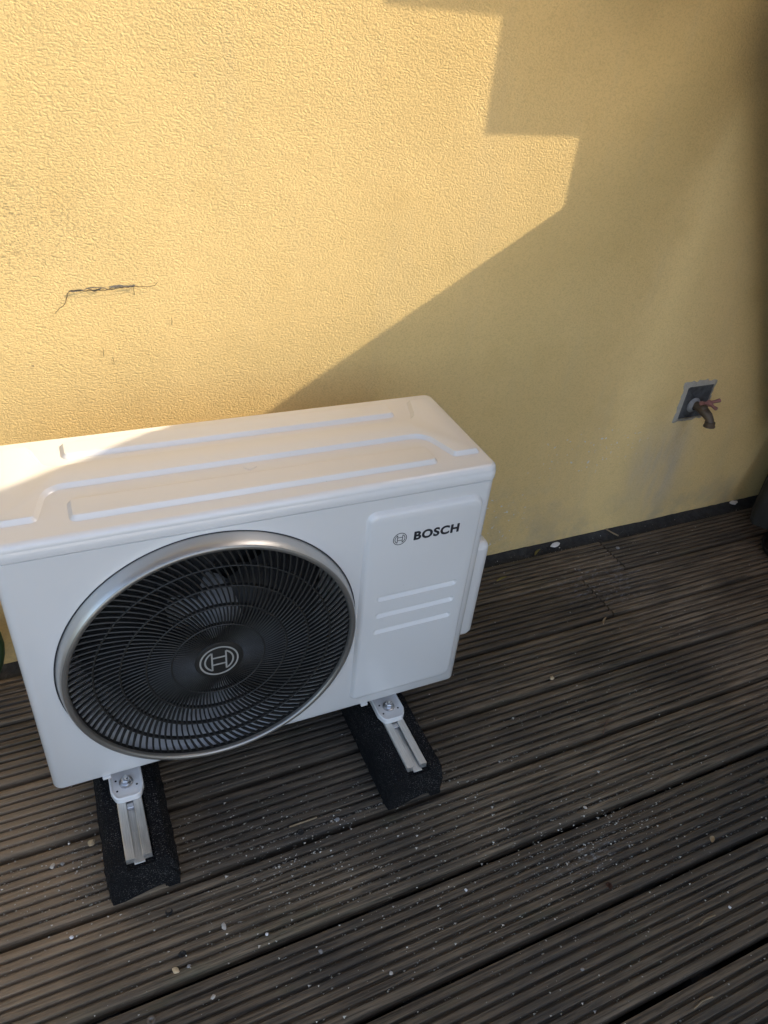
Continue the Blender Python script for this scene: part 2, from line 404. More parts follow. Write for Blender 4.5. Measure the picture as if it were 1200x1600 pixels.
# walls (skip the flat front, which is filled separately)
for i in range(len(foot)):
    a, b = foot[i], foot[(i+1) % len(foot)]
    if abs(a[1]) < 1e-7 and abs(b[1]) < 1e-7: continue
    vs_ = [bm.verts.new((a[0], a[1], ZB+.003)), bm.verts.new((b[0], b[1], ZB+.003)), bm.verts.new((b[0], b[1], zt)), bm.verts.new((a[0], a[1], zt))]
    bm.faces.new(vs_)
HR = RR-.010
from mathutils.geometry import tessellate_polygon
op = [(rc, ZB+.003), (W-rc, ZB+.003), (W-rc, zt), (rc, zt)]; hp = circ(CX, CZ, HR, 144)[::-1]
allp = [bm.verts.new((x, 0, z)) for x, z in op+hp]
for tri in tessellate_polygon([[Vector((x, z, 0)) for x, z in op], [Vector((x, z, 0)) for x, z in hp]]): bm.faces.new([allp[i] for i in tri])
# folded lower lip and floor
low = [[bm.verts.new((x, y, z)) for x, y in loop] for loop, z in ((foot, ZB+.003), (inset(foot, .0012), ZB+.0008), (inset(foot, .003), ZB), (inset(foot, .010), ZB+.0006))]
for A, B in zip(low, low[1:]):
    for i in range(len(A)): j = (i+1) % len(A); bm.faces.new((A[i], A[j], B[j], B[i]))
bm.faces.new(low[-1])
top_ = [[bm.verts.new((x, y, z)) for x, y in loop] for loop, z in ((foot, zt), (inset(foot, .0012), zt+.0008), (inset(foot, .0070), zt+.0008), (inset(foot, .0070), zt+.012))]
for A, B in zip(top_, top_[1:]):
    for i in range(len(A)): j = (i+1) % len(A); bm.faces.new((A[i], A[j], B[j], B[i]))
bmesh.ops.remove_doubles(bm, verts=bm.verts[:], dist=1e-5)
obj('casing', bm, M_WHITE, unit, smooth=40)
# lid with pressed ribs
bm = bmesh.new(); o_ = -.0022
lf = fillet(rect(o_, W-o_, o_, D-o_), rc+.003, 6)
rings = [(inset(lf, .0090), ZT-LID+.0005), (inset(lf, .0016), ZT-LID+.0005), (inset(lf, .0002), ZT-LID+.0012), (lf, ZT-LID+.0025), (lf, ZT-.0135), (inset(lf, .0012), ZT-.0115)]
for k in range(7):
    a = k/6*pi/2; rings.append((inset(lf, .0012+.0100*(1-cos(a))), ZT-.0105+.0105*sin(a)))
loops(bm, rings, XY, cap0=False, cap1=True)
def plateau(bm, pts, rr, h=.0068, sl=.0060):
    P = fillet(pts, rr, 6)
    loops(bm, [(inset(P, -.0008), ZT-.0003), (P, ZT+.0003), (inset(P, sl*.5), ZT+h*.55), (inset(P, sl*.85), ZT+h*.93), (inset(P, sl*1.15), ZT+h)], XY, cap1=False)
    Q = inset(P, sl*1.15); from mathutils.geometry import tessellate_polygon
    vv = [bm.verts.new((x, y, ZT+h)) for x, y in Q]
    for tri in tessellate_polygon([[Vector((x, y, 0)) for x, y in Q]]):
        try: bm.faces.new([vv[i] for i in tri])
        except ValueError: pass
plateau(bm, rect(.106, .660, .192, .240), .010)
plateau(bm, rect(.104, .666, .031, .082), .010)
pB = [(.010, .043), (.064, .043), (.080, .114), (.676, .114), (.700, .043), (.750, .043), (.752, .240), (.703, .240), (.684, .172), (.082, .172), (.062, .240), (.010, .240)]
plateau(bm, pB, [.006, .010, .030, .030, .010, .006, .008, .010, .026, .026, .010, .008])
bmesh.ops.remove_doubles(bm, verts=bm.verts[:], dist=1e-6)
lid = obj('lid', bm, M_WHITE, unit, smooth=32)
bm = bmesh.new()                                           # small embossed arrow on the lid
for a, b in (((.360, .101), (.368, .092)), ((.368, .092), (.380, .100))):
    tube(bm, [(a[0], a[1], ZT+.0002), (b[0], b[1], ZT+.0002)], .0008, 6)
obj('pressed_arrow', bm, M_WHITE, lid)

# raised service panel
bm = bmesh.new()
sp = fillet([(.532, .165), (.742, .154), (.742, .601), (.532, .601)], [.012, .016, .018, .016], 7)
sp = fillet([(.530, .156), (.744, .156), (.744, .598), (.530, .598)], [.012, .020, .024, .018], 7)
H = .0085
loops(bm, [(inset(sp, -.001), -.0004), (sp, .0006), (inset(sp, .0022), H*.45), (inset(sp, .005), H*.86), (inset(sp, .0085), H)], FR, cap1=False)
Q = inset(sp, .0085); vo = [bm.verts.new(FR(x, z, H)) for x, z in Q]
# three pressed slots
slots = [fillet(rect(.560, .717, z-.0068, z+.0068), .0065, 6) for z in (.4135, .3735, .3340)]
allv = list(vo); ploops = [[Vector((x, z, 0)) for x, z in Q]]
for s_ in slots:
    vsn = [bm.verts.new(FR(x, z, H)) for x, z in s_]; allv += vsn; ploops.append([Vector((x, z, 0)) for x, z in s_])
    prev = vsn
    for d, hh in ((.0018, H-.0016), (.0042, H-.0042), (.0058, H-.0050)):
        cur = [bm.verts.new(FR(x, z, hh)) for x, z in inset(s_, d)]
        for i in range(len(cur)): j = (i+1) % len(cur); bm.faces.new((prev[i], prev[j], cur[j], cur[i]))
        prev = cur
    bm.faces.new(prev)
for tri in tessellate_polygon(ploops): bm.faces.new([allv[i] for i in tri])
bmesh.ops.remove_doubles(bm, verts=bm.verts[:], dist=1e-6)
panel = obj('service_panel', bm, M_WHITE, unit, smooth=35)

# lettering and emblem
def flat(bm, pts, w0, w1):
    loops(bm, [(pts, w0), (pts, w1)], FR, cap1=False)
    from mathutils.geometry import tessellate_polygon
    vv = [bm.verts.new(FR(x, z, w1)) for x, z in pts]
    for tri in tessellate_polygon([[Vector((x, z, 0)) for x, z in pts]]): bm.faces.new([vv[i] for i in tri])
def band(bm, P, wd, w0, w1, closed=False):
    n = len(P); L = []; Rr = []
    for i in range(n):
        a = Vector(P[(i-1) % n] if closed or i else P[0]); b = Vector(P[(i+1) % n] if closed or i < n-1 else P[-1])
        d = (b-a).normalized(); nn = Vector((-d.y, d.x)); c_ = Vector(P[i]); L.append(c_+nn*wd/2); Rr.append(c_-nn*wd/2)
    for i in range(n if closed else n-1):
        j = (i+1) % n
        for q in ((L[i], L[j], Rr[j], Rr[i]),):
            bm.faces.new([bm.verts.new(FR(v.x, v.y, w1)) for v in q])
        bm.faces.new([bm.verts.new(FR(L[i].x, L[i].y, w0)), bm.verts.new(FR(L[j].x, L[j].y, w0)), bm.verts.new(FR(L[j].x, L[j].y, w1)), bm.verts.new(FR(L[i].x, L[i].y, w1))])
        bm.faces.new([bm.verts.new(FR(Rr[i].x, Rr[i].y, w0)), bm.verts.new(FR(Rr[j].x, Rr[j].y, w0)), bm.verts.new(FR(Rr[j].x, Rr[j].y, w1)), bm.verts.new(FR(Rr[i].x, Rr[i].y, w1))])
def emblem(cx, cz, r, wd, w0, w1):
    bm = bmesh.new()
    band(bm, circ(cx, cz, r-wd/2, 64), wd, w0, w1, True)
    ri = r*.72; hx = r*.36; hz = sqrt(ri*ri-hx*hx); a0 = math.atan2(hz, hx)
    for s_ in (1, -1):
        arc = [(cx+s_*ri*cos(a0-2*a0*k/16), cz+ri*sin(a0-2*a0*k/16)) for k in range(17)]
        band(bm, arc, wd, w0, w1); band(bm, [(cx+s_*hx, cz-hz-wd*.2), (cx+s_*hx, cz+hz+wd*.2)], wd, w0, w1)
    for s_ in (1, -1): band(bm, [(cx-hx, cz+s_*r*.24), (cx+hx, cz+s_*r*.24)], wd, w0, w1-.00002)
    return bm
obj('emblem', emblem(.5895, .5405, .0125, .00125, H-.0001, H+.0002), M_PRINT, panel, smooth=0)
cu = bpy.data.curves.new('lettering', 'FONT'); cu.body = 'BOSCH'; cu.size = .0252; cu.extrude = .00012; cu.offset = .0007; cu.space_character = 1.12
to = bpy.data.objects.new('lettering', cu); COL.objects.link(to)
dg = bpy.context.evaluated_depsgraph_get(); me = bpy.data.meshes.new_from_object(to.evaluated_get(dg)); bpy.data.objects.remove(to); bpy.data.curves.remove(cu)
xs = [v.co.x for v in me.vertices]; ys = [v.co.y for v in me.vertices]
mx, nx_, my, ny_ = min(xs), max(xs), min(ys), max(ys)
for v in me.vertices:
    x = (v.co.x-mx)/(nx_-mx); y = (v.co.y-my)/(ny_-my)
    v.co = Vector((.6155+x*.0845, -(H+.00012)+(-v.co.z if False else v.co.z), .5320+y*.0178))
me.materials.clear()
bm = bmesh.new()
for k_, (dx, dz) in enumerate(((0, 0), (.00045, 0), (-.00045, 0), (0, .00035), (0, -.00035))):
    c_ = me.copy()
    for v in c_.vertices: v.co += Vector((dx, -.00004*k_, dz))
    bm.from_mesh(c_); bpy.data.meshes.remove(c_)
obj('lettering', bm, M_PRINT, panel, smooth=0)

# valve cover on the right-hand side, tap-side screws
bm = bmesh.new()
vc = fillet(rect(.018, .130, .228, .464), [.012, .012, .016, .016], 5)
f3 = lambda a, b, w: Vector((W+w, a, b))
loops(bm, [(vc, -.001), (vc, .020), (inset(vc, .004), .030), (inset(vc, .014), .036)], f3)
obj('valve_cover', bm, M_WHITE, unit, smooth=40)
for u_ in (.077, .555):                                    # little hooked tabs under the front edge
    bm = bmesh.new(); box(bm, u_, u_+.014, -.0035, .004, ZB-.004, ZB+.002, .0012); obj('drain_tab', bm, M_WHITE, unit)

# fan grille ------------------------------------------------
def lathe_front(prof, n=144, cx=CX, cz=CZ):
    bm = bmesh.new(); loops(bm, [(circ(cx, cz, r, n), w) for r, w in prof], FR, cap1=False); return bm
grille = obj('fan_grille', lathe_front([(RR+.0010, -.0004), (RR+.0006, .0012), (RR-.0004, .004), (RR-.0022, .015), (RR-.0042, .0215), (RR-.0062, .0245)]), M_SILVER, unit, smooth=50)
obj('lip_ring', lathe_front([(RR-.0062, .0245), (RR-.0074, .0260), (RR-.0100, .0266), (RR-.0136, .0254), (RR-.0148, .0230), (RR-.0150, .018)]), M_LIP, grille, smooth=60)
obj('ring_joint', lathe_front([(RR+.0030, .0004), (RR+.0010, .0006)]), M_PRINT, grille, smooth=0)
obj('grille_rim', lathe_front([(RR-.0148, .019), (RR-.0150, .011), (RR-.0130, .010)]), M_BLACKP, grille, smooth=60)
def gz(r): return .0165+.0035*(1-(r/.22)**2)               # slightly domed
def torus_rect(r, wd, dp):
    z = gz(r); return lathe_front([(r-wd/2, z-dp), (r-wd/2, z), (r-wd*.2, z+.0006), (r+wd*.2, z+.0006), (r+wd/2, z), (r+wd/2, z-dp), (r-wd/2, z-dp)], 128)
for r in (.075, .113, .1515, .190):
    obj('grille_ring', torus_rect(r, .0026, .0065), M_BLACKP, grille, smooth=30)
bm = bmesh.new(); NRIB = 108; r0, r1 = .038, .2250
for i in range(NRIB):
    th0 = 2*pi*i/NRIB; R = []
    for k in range(15):
        f_ = k/14; r = r0+(r1-r0)*f_; th = th0+radians(25)*f_**1.25
        wd = (.0009+.0006*f_); dr = .0001
        # direction of the rib in the plane
        dth = radians(25)*1.25*max(f_, .01)**.25/(r1-r0)
        tx = Vector((1, r*dth)).normalized(); nx2 = Vector((-tx.y, tx.x))
        er = Vector((cos(th), sin(th))); et = Vector((-sin(th), cos(th)))
        nn = er*nx2.x+et*nx2.y; c_ = Vector((CX, CZ))+er*r; z = gz(r)
        dp = .0060
        R.append([bm.verts.new(FR(c_.x+nn.x*s*wd, c_.y+nn.y*s*wd, z-q_)) for s, q_ in ((-1, dp), (-1, .0006), (0, -.0002), (1, .0006), (1, dp))])
    for A, B in zip(R, R[1:]):
        for k in range(4): bm.faces.new((A[k], A[k+1], B[k+1], B[k]))
ob = obj('grille_ribs', bm, M_BLACKP, grille, smooth=40); ob['kind'] = 'stuff'
bm = bmesh.new(); loops(bm, [(circ(CX, CZ, .0395, 64), .008), (circ(CX, CZ, .0395, 64), .0200), (circ(CX, CZ, .0385, 64), .0217), (circ(CX, CZ, .036, 64), .0223)], FR)
hubcap = obj('badge_disc', bm, M_BLACKP, grille, smooth=40)
obj('emblem', emblem(CX-.0008, CZ+.0005, .0315, .0026, .0221, .0229), M_EMB, hubcap, smooth=0)
# inside: bell mouth, fan, dark coil
obj('bell_mouth', lathe_front([(HR, .0), (RR-.0125, .0115), (RR-.0125, .004), (HR-.006, -.012), (HR-.0080, -.030), (HR-.0080, -.125)]), M_INNER, unit, smooth=50)
bm = bmesh.new(); box(bm, CX-HR, CX+HR, .150, .156, CZ-HR, CZ+HR); obj('heat_exchanger', bm, M_CAV, unit)
fan = empty('fan', (0, 0, 0)); fan.parent = unit
bm = bmesh.new(); loops(bm, [(circ(CX, CZ, .060, 48), -.130), (circ(CX, CZ, .060, 48), -.052), (circ(CX, CZ, .056, 48), -.045), (circ(CX, CZ, .022, 48), -.043), (circ(CX, CZ, .018, 48), -.036), (circ(CX, CZ, .006, 48), -.035)], FR); obj('fan_hub', bm, M_HUB, fan, smooth=40)
for b_ in range(3):
    bm = bmesh.new(); R = []
    for k in range(13):
        f_ = k/12; r = .055+.155*f_; row = []
        for j in range(9):
            g_ = j/8; span = radians(60+28*f_); th = radians(b_*120+14)+span*(g_-.5)+radians(-24)*f_
            dz_ = -.062-.055*(g_ if True else 0)-.012*sin(pi*g_)
            row.append(bm.verts.new(FR(CX+r*cos(th), CZ+r*sin(th), dz_)))
        R.append(row)
    for A, B in zip(R, R[1:]):
        for j in range(8): bm.faces.new((A[j], A[j+1], B[j+1], B[j]))
    ex = bmesh.ops.solidify(bm, geom=bm.faces[:], thickness=.002)
    obj('fan_blade', bm, M_BLADE, fan, smooth=50)

# mounting brackets with bolts
RAILC = (.1125, .6125)
for c_ in RAILC:
    zb = .112
    out = fillet([(c_-.0275, .03), (c_+.0275, .03), (c_+.0275, -.022), (c_+.020, -.0415), (c_-.020, -.0415), (c_-.0275, -.022)][::-1], [.001, .001, .010, .012, .012, .010][::-1], 5)
    if sum((out[i-1][0]*out[i][1]-out[i][0]*out[i-1][1]) for i in range(len(out))) < 0: out = out[::-1]
    bm = bmesh.new()
    loops(bm, [(out, zb-.010), (out, zb+.001), (inset(out, .0012), zb+.0024), (inset(out, .0030), zb+.0024), (inset(out, .0042), zb+.0006), (inset(out, .0060), zb)], XY, cap0=True)
    br = obj('mounting_bracket', bm, M_WHITE, unit, smooth=40)
    bm = bmesh.new(); disc(bm, (c_, -.010, zb), (0, 0, 1), [(.0118, 0), (.0118, .0016), (.0112, .002), (.004, .002)], 32); w_ = obj('washer', bm, M_ZINC, br)
    bm = bmesh.new(); disc(bm, (c_, -.010, zb+.002), (0, 0, 1), [(.0085, 0), (.0085, .0014), (.0080, .0018), (.0085, .0022), (.0085, .0032), (.004, .0032)], 24); obj('spring_washer', bm, M_ZINC, br)
    bm = bmesh.new(); disc(bm, (c_, -.010, zb+.005), (0, 0, 1), [(.0078, 0), (.0078, .0056), (.0068, .0066), (.004, .0066)], 6); obj('nut', bm, M_ZINC, br, smooth=25)
    bm = bmesh.new(); disc(bm, (c_, -.010, zb+.005), (0, 0, 1), [(.0039, 0), (.0039, .0105), (.0032, .0118), (0, .0120)], 20); obj('bolt', bm, M_ZINC, br)
    for dx, dy in ((-.0165, -.021), (.0165, -.017), (-.0165, .0)):
        bm = bmesh.new(); disc(bm, (c_+dx, dy-.002, zb+.0001), (0, 0, 1), [(.0019, 0), (.0019, .0002), (0, .0002)], 16); obj('drill_hole', bm, M_CAV, br)

# ------------------------------------------------------------------ rubber feet (things of their own)
def rubber_foot(uc, label):
    root = empty('rubber_foot', (0, 0, 0)); c0 = Vector((uc, .08, 0))
    rot = Matrix.Rotation(-.0077, 4, 'Z'); root.location = Vector(UL)+(rot @ c0); root.rotation_euler = (0, 0, -.0077)
    tag(root, label, 'rubber foot', 'rubber feet under the unit')
    ya, yb = -.157-.08, .36-.08; bm = bmesh.new()
    # cross-section: x, z ; chamfered top with a trough for the rail, arch-shaped relief below
    half = .0575
    def sec(y):
        e = min(abs(y-ya), abs(y-yb)); end = max(0, 1-e/.012)
        arch = .013 if (min(abs(y-ya), abs(y-yb)) < .030 or (int((y-ya)/.055) % 2 == 0)) else .0
        ins = .003*end
        return [(-half+ins, 0), (-half+ins, .050), (-.0525+ins, .078), (-.0440, .0935-.003*end), (-.0225, .0965-.002*end), (-.0222, .088), (.0222, .088), (.0225, .0965-.002*end), (.0440, .0935-.003*end), (.0525-ins, .078), (half-ins, .050), (half-ins, 0), (.036, 0), (.031, arch), (-.031, arch), (-.036, 0)]
    ys = [ya, ya+.003, ya+.009, ya+.018]
    y = ya+.03
    while y < yb-.02: ys.append(y); y += .009
    ys += [yb-.018, yb-.009, yb-.003, yb]; R = []
    def sub(P):
        o = []
        for i in range(len(P)):
            a = Vector(P[i]); b = Vector(P[(i+1) % len(P)]); n = max(1, min(7, round((b-a).length/.008)))
            for k in range(7 if i in (0, 10) else 4 if i in (6, 13) else 3): nn = (7 if i in (0, 10) else 4 if i in (6, 13) else 3); o.append(a+(b-a)*k/nn)
        return o
    for y in ys: R.append([bm.verts.new((p_.x, y, p_.y)) for p_ in sub(sec(y))])
    for A, B in zip(R, R[1:]):
        n = len(A)
        for i in range(n): bm.faces.new((A[i], A[(i+1) % n], B[(i+1) % n], B[i]))
    for L_ in (R[0], R[-1]):
        try: bm.faces.new(L_)
        except ValueError: pass
    bmesh.ops.triangulate(bm, faces=[f for f in bm.faces if len(f.verts) > 4])
    bmesh.ops.recalc_face_normals(bm, faces=bm.faces[:])
    bm.normal_update()
    for v in bm.verts:
        if v.co.z < .001 or (abs(v.co.x) < .0226 and v.co.z > .085): continue
        q_ = v.co+Vector((uc*9, 0, 0))
        v.co += v.normal*(.0018*mnoise.noise(q_*95)+.0024*mnoise.noise(q_*190)+.0016*mnoise.noise(q_*22))
    obj('rubber_block', bm, M_RUB, root, smooth=55)
    # aluminium rail: slotted channel
    bm = bmesh.new(); y0 = -.1455-.08; y1 = yb-.02; cx = .1125-.1145
    prof = [(-.0205, .0885), (-.0205, .1005), (-.0195, .1015), (-.0065, .1015), (-.0058, .1008), (-.0058, .0985), (-.0145, .0985), (-.0145, .0915), (.0145, .0915), (.0145, .0985), (.0058, .0985), (.0058, .1008), (.0065, .1015), (.0195, .1015), (.0205, .1005), (.0205, .0885)]
    A = [bm.verts.new((cx+x, y0, z)) for x, z in prof]; B = [bm.verts.new((cx+x, y1, z)) for x, z in prof]
    n = len(A)
    for i in range(n): bm.faces.new((A[i], A[(i+1) % n], B[(i+1) % n], B[i]))
    from mathutils.geometry import tessellate_polygon
    tr = tessellate_polygon([[Vector((x, z, 0)) for x, z in prof]])
    for L_ in (A, B):
        for q_ in tr: bm.faces.new([L_[i] for i in q_])
    rail = obj('mounting_rail', bm, M_ALU, root, smooth=30)
    bm = bmesh.new(); box(bm, cx-.0085, cx+.0085, y0-.007, y0+.05, .0917, .0942, .0004, 1); obj('rail_liner', bm, M_ALU, rail)
    bm = bmesh.new(); box(bm, cx-.0056, cx+.0056, -.052-.08, -.02-.08, .0925, .0988, .0005, 1); obj('slot_nut', bm, M_ZINC, rail)
    return root
rubber_foot(.1145, 'black crumb rubber foot with aluminium rail, under the fan side of the unit')
rubber_foot(.6145, 'black crumb rubber foot with aluminium rail, under the slotted panel side of the unit')

# ------------------------------------------------------------------ tap in its wall recess
tap = empty('outdoor_tap', (1.61, 0, .41)); tag(tap, 'old outdoor tap with faded red handle on dark square plate in the wall', 'tap')
bm = bmesh.new()
pl = fillet(rect(-.046, .046, -.048, .050), .003, 3)
loops(bm, [(pl, -.001), (pl, .003), (inset(pl, .002), .004), (inset(pl, .004), .0022)], FR)
plate = obj('wall_plate', bm, M_SLATE, tap, smooth=30)
bm = bmesh.new()                                           # ragged mortar edge round the plate
N = 72; o1 = []; i1 = []
for k in range(N):
    a = 2*pi*k/N; c_, s_ = cos(a), sin(a); tt = min(.048/max(abs(c_), 1e-6), .051/max(abs(s_), 1e-6))
    nz = .5+.9*mnoise.noise(Vector((c_*5.1, s_*5.1, 2)))+.5*mnoise.noise(Vector((c_*14, s_*14, 2)))
    i1.append((c_*tt*.99, s_*tt*.99)); w_ = .004+.011*nz+(.006 if s_ > .6 else 0)+(.004 if c_ < -.6 else 0); o1.append((c_*(tt+w_), s_*(tt+w_)))
mid_ = [((a[0]+b[0])/2, (a[1]+b[1])/2) for a, b in zip(o1, i1)]
loops(bm, [(o1, -.0005), (mid_, .0028), (i1, .0045), (i1, .0005)], FR, cap1=False)
obj('mortar_edge', bm, M_PATCH, tap, smooth=50)
bm = bmesh.new(); disc(bm, (-.006, -.004, -.008), (0, -1, 0), [(.022, 0), (.022, .002), (.018, .006), (.012, .010)], 28); obj('escutcheon', bm, M_CONC, tap)
bm = bmesh.new()
tube(bm, [(-.006, -.006, -.004), (-.006, -.026, -.004), (-.005, -.046, -.007), (-.002, -.060, -.014), (.001, -.068, -.023), (.001, -.071, -.030)], [.0115, .0115, .0135, .0125, .0110, .0110], 14)
body = obj('tap_body', bm, M_BRASS, tap, smooth=50)
bm = bmesh.new(); disc(bm, (.001, -.071, -.026), (0, -.15, -1), [(.0105, 0), (.0140, .001), (.0140, .010), (.0155, .011), (.0155, .015), (.0105, .015), (.0105, .006)], 18); obj('spout_nozzle', bm, M_BRASS, body)
bm = bmesh.new(); disc(bm, (-.006, -.040, -.002), (0, -.45, 1), [(.012, -.004), (.012, .006), (.008, .010), (.0055, .012), (.0055, .026)], 16); obj('valve_stem', bm, M_BRASS, body)
hc = Vector((-.004, -.050, .022)); bm = bmesh.new()
disc(bm, hc-Vector((0, 0, .003)), (0, -.45, 1), [(.009, -.002), (.009, .006), (0, .008)], 14)
for s_ in (1, -1):
    tube(bm, [hc, hc+Vector((s_*.018, 0, .001)), hc+Vector((s_*.034, -.002, .004))], [.0048, .0044, .0058], 10)
tube(bm, [hc, hc+Vector((0, -.016, -.004)), hc+Vector((0, -.028, -.004))], [.0046, .0042, .0052], 10)
obj('tap_handle', bm, M_PINK, tap, smooth=50)

# ------------------------------------------------------------------ things at the edges of the frame
def blobby(bm, c, rad, seed, amp, sub=4, flat_=0.0):
    t_ = bmesh.new(); bmesh.ops.create_icosphere(t_, subdivisions=sub, radius=1)
    for v in t_.verts:
        n_ = 1+amp*mnoise.noise(v.co*1.6+Vector((seed, 0, 0)))+amp*.45*mnoise.noise(v.co*4+Vector((0, seed, 0)))
        v.co = Vector((c[0]+v.co.x*rad[0]*n_, c[1]+v.co.y*rad[1]*n_, c[2]+v.co.z*rad[2]*n_))
        if flat_ is not None and v.co.z < flat_: v.co.z = flat_
    merge(bm, t_)
bm = bmesh.new(); R = []
for i in range(21):                                        # slumped sack leaning against the wall
    f_ = i/20; z = .62*f_; row = []
    for k in range(40):
        a = 2*pi*k/40; rx = (.17*(1-.55*f_**2))*(1+.10*mnoise.noise(Vector((cos(a)*1.5, sin(a)*1.5, f_*4)))+.05*sin(a*7+f_*5))
        ry = (.115*(1-.5*f_**2))*(1+.12*mnoise.noise(Vector((cos(a)*2, sin(a)*2, f_*5+3))))
        row.append(bm.verts.new((2.105+rx*cos(a)+.055*f_, min(-.004, -.135+.05*f_+ry*sin(a)), z)))
    R.append(row)
for A, B in zip(R, R[1:]):
    for k in range(40): bm.faces.new((A[k], A[(k+1) % 40], B[(k+1) % 40], B[k]))
bm.faces.new(R[0]); bm.faces.new(R[-1])
tag(obj('sack', bm, M_SACK, smooth=70), 'dark grey sack slumped against the wall at the right edge', 'sack')
pot = empty('orange_pot', (1.925, -.275, 0)); tag(pot, 'orange plastic pot cut off by the right edge, beside the dark sack', 'pot')
bm = bmesh.new(); disc(bm, (0, 0, .012), (0, 0, 1), [(0, 0), (.055, 0), (.068, .10), (.064, .10), (.052, .008), (0, .008)], 40); obj('pot_body', bm, M_ORANGE, pot, smooth=50)
bm = bmesh.new(); disc(bm, (0, 0, .0), (0, 0, 1), [(0, 0), (.088, 0), (.094, .016), (.089, .016), (.083, .004), (0, .004)], 40); obj('saucer', bm, M_BLACKP, pot, smooth=50)
bm = bmesh.new(); blobby(bm, (0, 0, .095), (.058, .058, .012), 3, .25, 3, None); obj('potting_soil', bm, M_SOIL, pot, smooth=70)
# green hose loop lying behind the unit
bm = bmesh.new(); pts = []
for k in range(150):
    a = k/149*2*pi*4.6; rr_ = .035+.088*k/149; pts.append((-.307+rr_*cos(a)+.004*sin(a*3), -.020-.030*(1-sin(a))-.030*k/149, .122+rr_*sin(a)))
tube(bm, pts, .0115, 10)
tag(obj('garden_hose', bm, M_GREEN, smooth=60), 'coiled green garden hose leaning on the wall behind the white unit', 'hose')

# ------------------------------------------------------------------ debris on the deck
def px(u, v, z=0):
    d = fw+(u-600)/FPX*r2-(v-800)/FPX*u2; t_ = (z-CP.z)/d.z; return CP+d*t_
def chip(p_, size, mat, seed, flat_=.5, asp=1.5, name='stone_chip', rz=None):
    size *= .72; bm = bmesh.new(); bmesh.ops.create_icosphere(bm, subdivisions=2, radius=1)
    for v in bm.verts:
        n_ = 1+.45*mnoise.noise(v.co*1.4+Vector((seed*3.1, 0, 0)))
        v.co = Vector((v.co.x*size*asp*n_, v.co.y*size*n_, v.co.z*size*flat_*n_))
    o = obj(name, bm, mat, None, (p_.x, p_.y, size*flat_*.8-.0002), smooth=25); o.rotation_euler = (0, 0, seed*1.7 if rz is None else rz); return o
ST = [((275, 1517), .0065, 1, 'pale beige stone chip, largest of those beside the long gap at lower left', 1.2),
      ((295, 1510), .0040, 2, 'small grey pebble just right of the beige stone chip', 1.1),
      ((112, 1465), .0042, 3, 'round white pebble on the board below the left rubber foot', 1.0),
      ((82, 1354), .0055, 0, 'pale grit lump on the board left of the left rubber foot', 1.3),
      ((98, 1350), .0042, 2, 'grey-beige pebble right beside the pale grit lump', 1.2),
      ((143, 1318), .0080, 1, 'flattened pale crumb touching the left rubber foot', 1.2),
      ((527, 1281), .0052, 2, 'light grey pebble between the two rubber feet', 1.3),
      ((350, 1448), .0050, 0, 'elongated pale chip on the board right of the left rubber foot', 1.7),
      ((417, 1460), .0036, 3, 'small white chip near the middle of the lower deck', 1.1),
      ((501, 1487), .0042, 2, 'greyish chip sitting in a groove at lower centre', 1.3),
      ((611, 1521), .0040, 0, 'small pale chip on the ridge at the bottom centre', 1.2),
      ((728, 1391), .0038, 3, 'white chip right of centre, left of the whitish dust smear', 1.1),
      ((333, 1558), .0040, 0, 'pale splinter of stone near the bottom edge left of centre', 1.5),
      ((914, 1262), .0042, 0, 'pale oval pebble above the whitish dust smear', 1.4),
      ((862, 1060), .0066, 1, 'tan pebble on the deck right of the unit', 1.4),
      ((965, 857), .0070, 2, 'round grey pebble near the board joint by the wall', 1.1),
      ((1140, 1418), .0036, 3, 'bright white crumb at the right of the lower deck', 1.1),
      ((910, 1515), .0036, 2, 'grey chip on the lowest right boards', 1.3)]
for i, (p_, s_, mi, lb, asp) in enumerate(ST):
    tag(chip(px(*p_), s_, M_STONE[mi], i+1.3, .55, asp), lb, 'stone chip', 'stone chips scattered on the deck')
tag(chip(px(868, 851), .013, M_STONE[3], 2.2, .16, 1.9, 'plaster_flake', .35), 'white plaster flake at the foot of the wall, right of the unit', 'flake')
tag(chip(px(1146, 785), .016, M_STONE[3], 4.2, .16, 1.6, 'plaster_flake', .3), 'white plaster flake by the wall near the dark sack', 'flake')
def leaf(p_, L, wd, rz, mat, label, curl=.25, cat='leaf'):
    bm = bmesh.new(); R = []
    for i in range(9):
        f_ = i/8; w_ = wd*sin(pi*min(1, f_*.96+.02))**.8; x = (f_-.5)*L; z = .0012+curl*L*.25*(2*f_-1)**2
        R.append([bm.verts.new((x, s*w_+.12*L*sin(f_*2.6), z+abs(s)*w_*.5)) for s in (-1, 0, 1)])
    for A, B in zip(R, R[1:]):
        for k in range(2): bm.faces.new((A[k], A[k+1], B[k+1], B[k]))
    bmesh.ops.solidify(bm, geom=bm.faces[:], thickness=.0005)
    o = obj('fallen_leaf', bm, mat, None, (p_.x, p_.y, .0008), smooth=50); o.rotation_euler = (0, 0, rz); tag(o, label, cat)
leaf(px(840, 865), .038, .0035, .5, M_LEAFY, 'curved yellow leaf close to the wall foot')
leaf(px(784, 907), .040, .0036, .15, M_LEAFY, 'narrow yellow-green leaf beside the unit on the dark boards')
leaf(px(1113, 1313), .016, .0048, .5, M_STONE[1], 'small pale seed husk beside the long gap on the right', cat='husk')
leaf(px(952, 1385), .014, .0055, 1.2, M_LEAFB, 'crumpled dark brown leaf fragment at lower right')
leaf(px(945, 972), .032, .0030, .6, M_STONE[1], 'thin pale curled leaf near the middle board gap')
def stick(pts, r, mat, label, cat='twig', name='twig'):
    bm = bmesh.new(); tube(bm, pts, r, 7); tag(obj(name, bm, mat, smooth=60), label, cat)
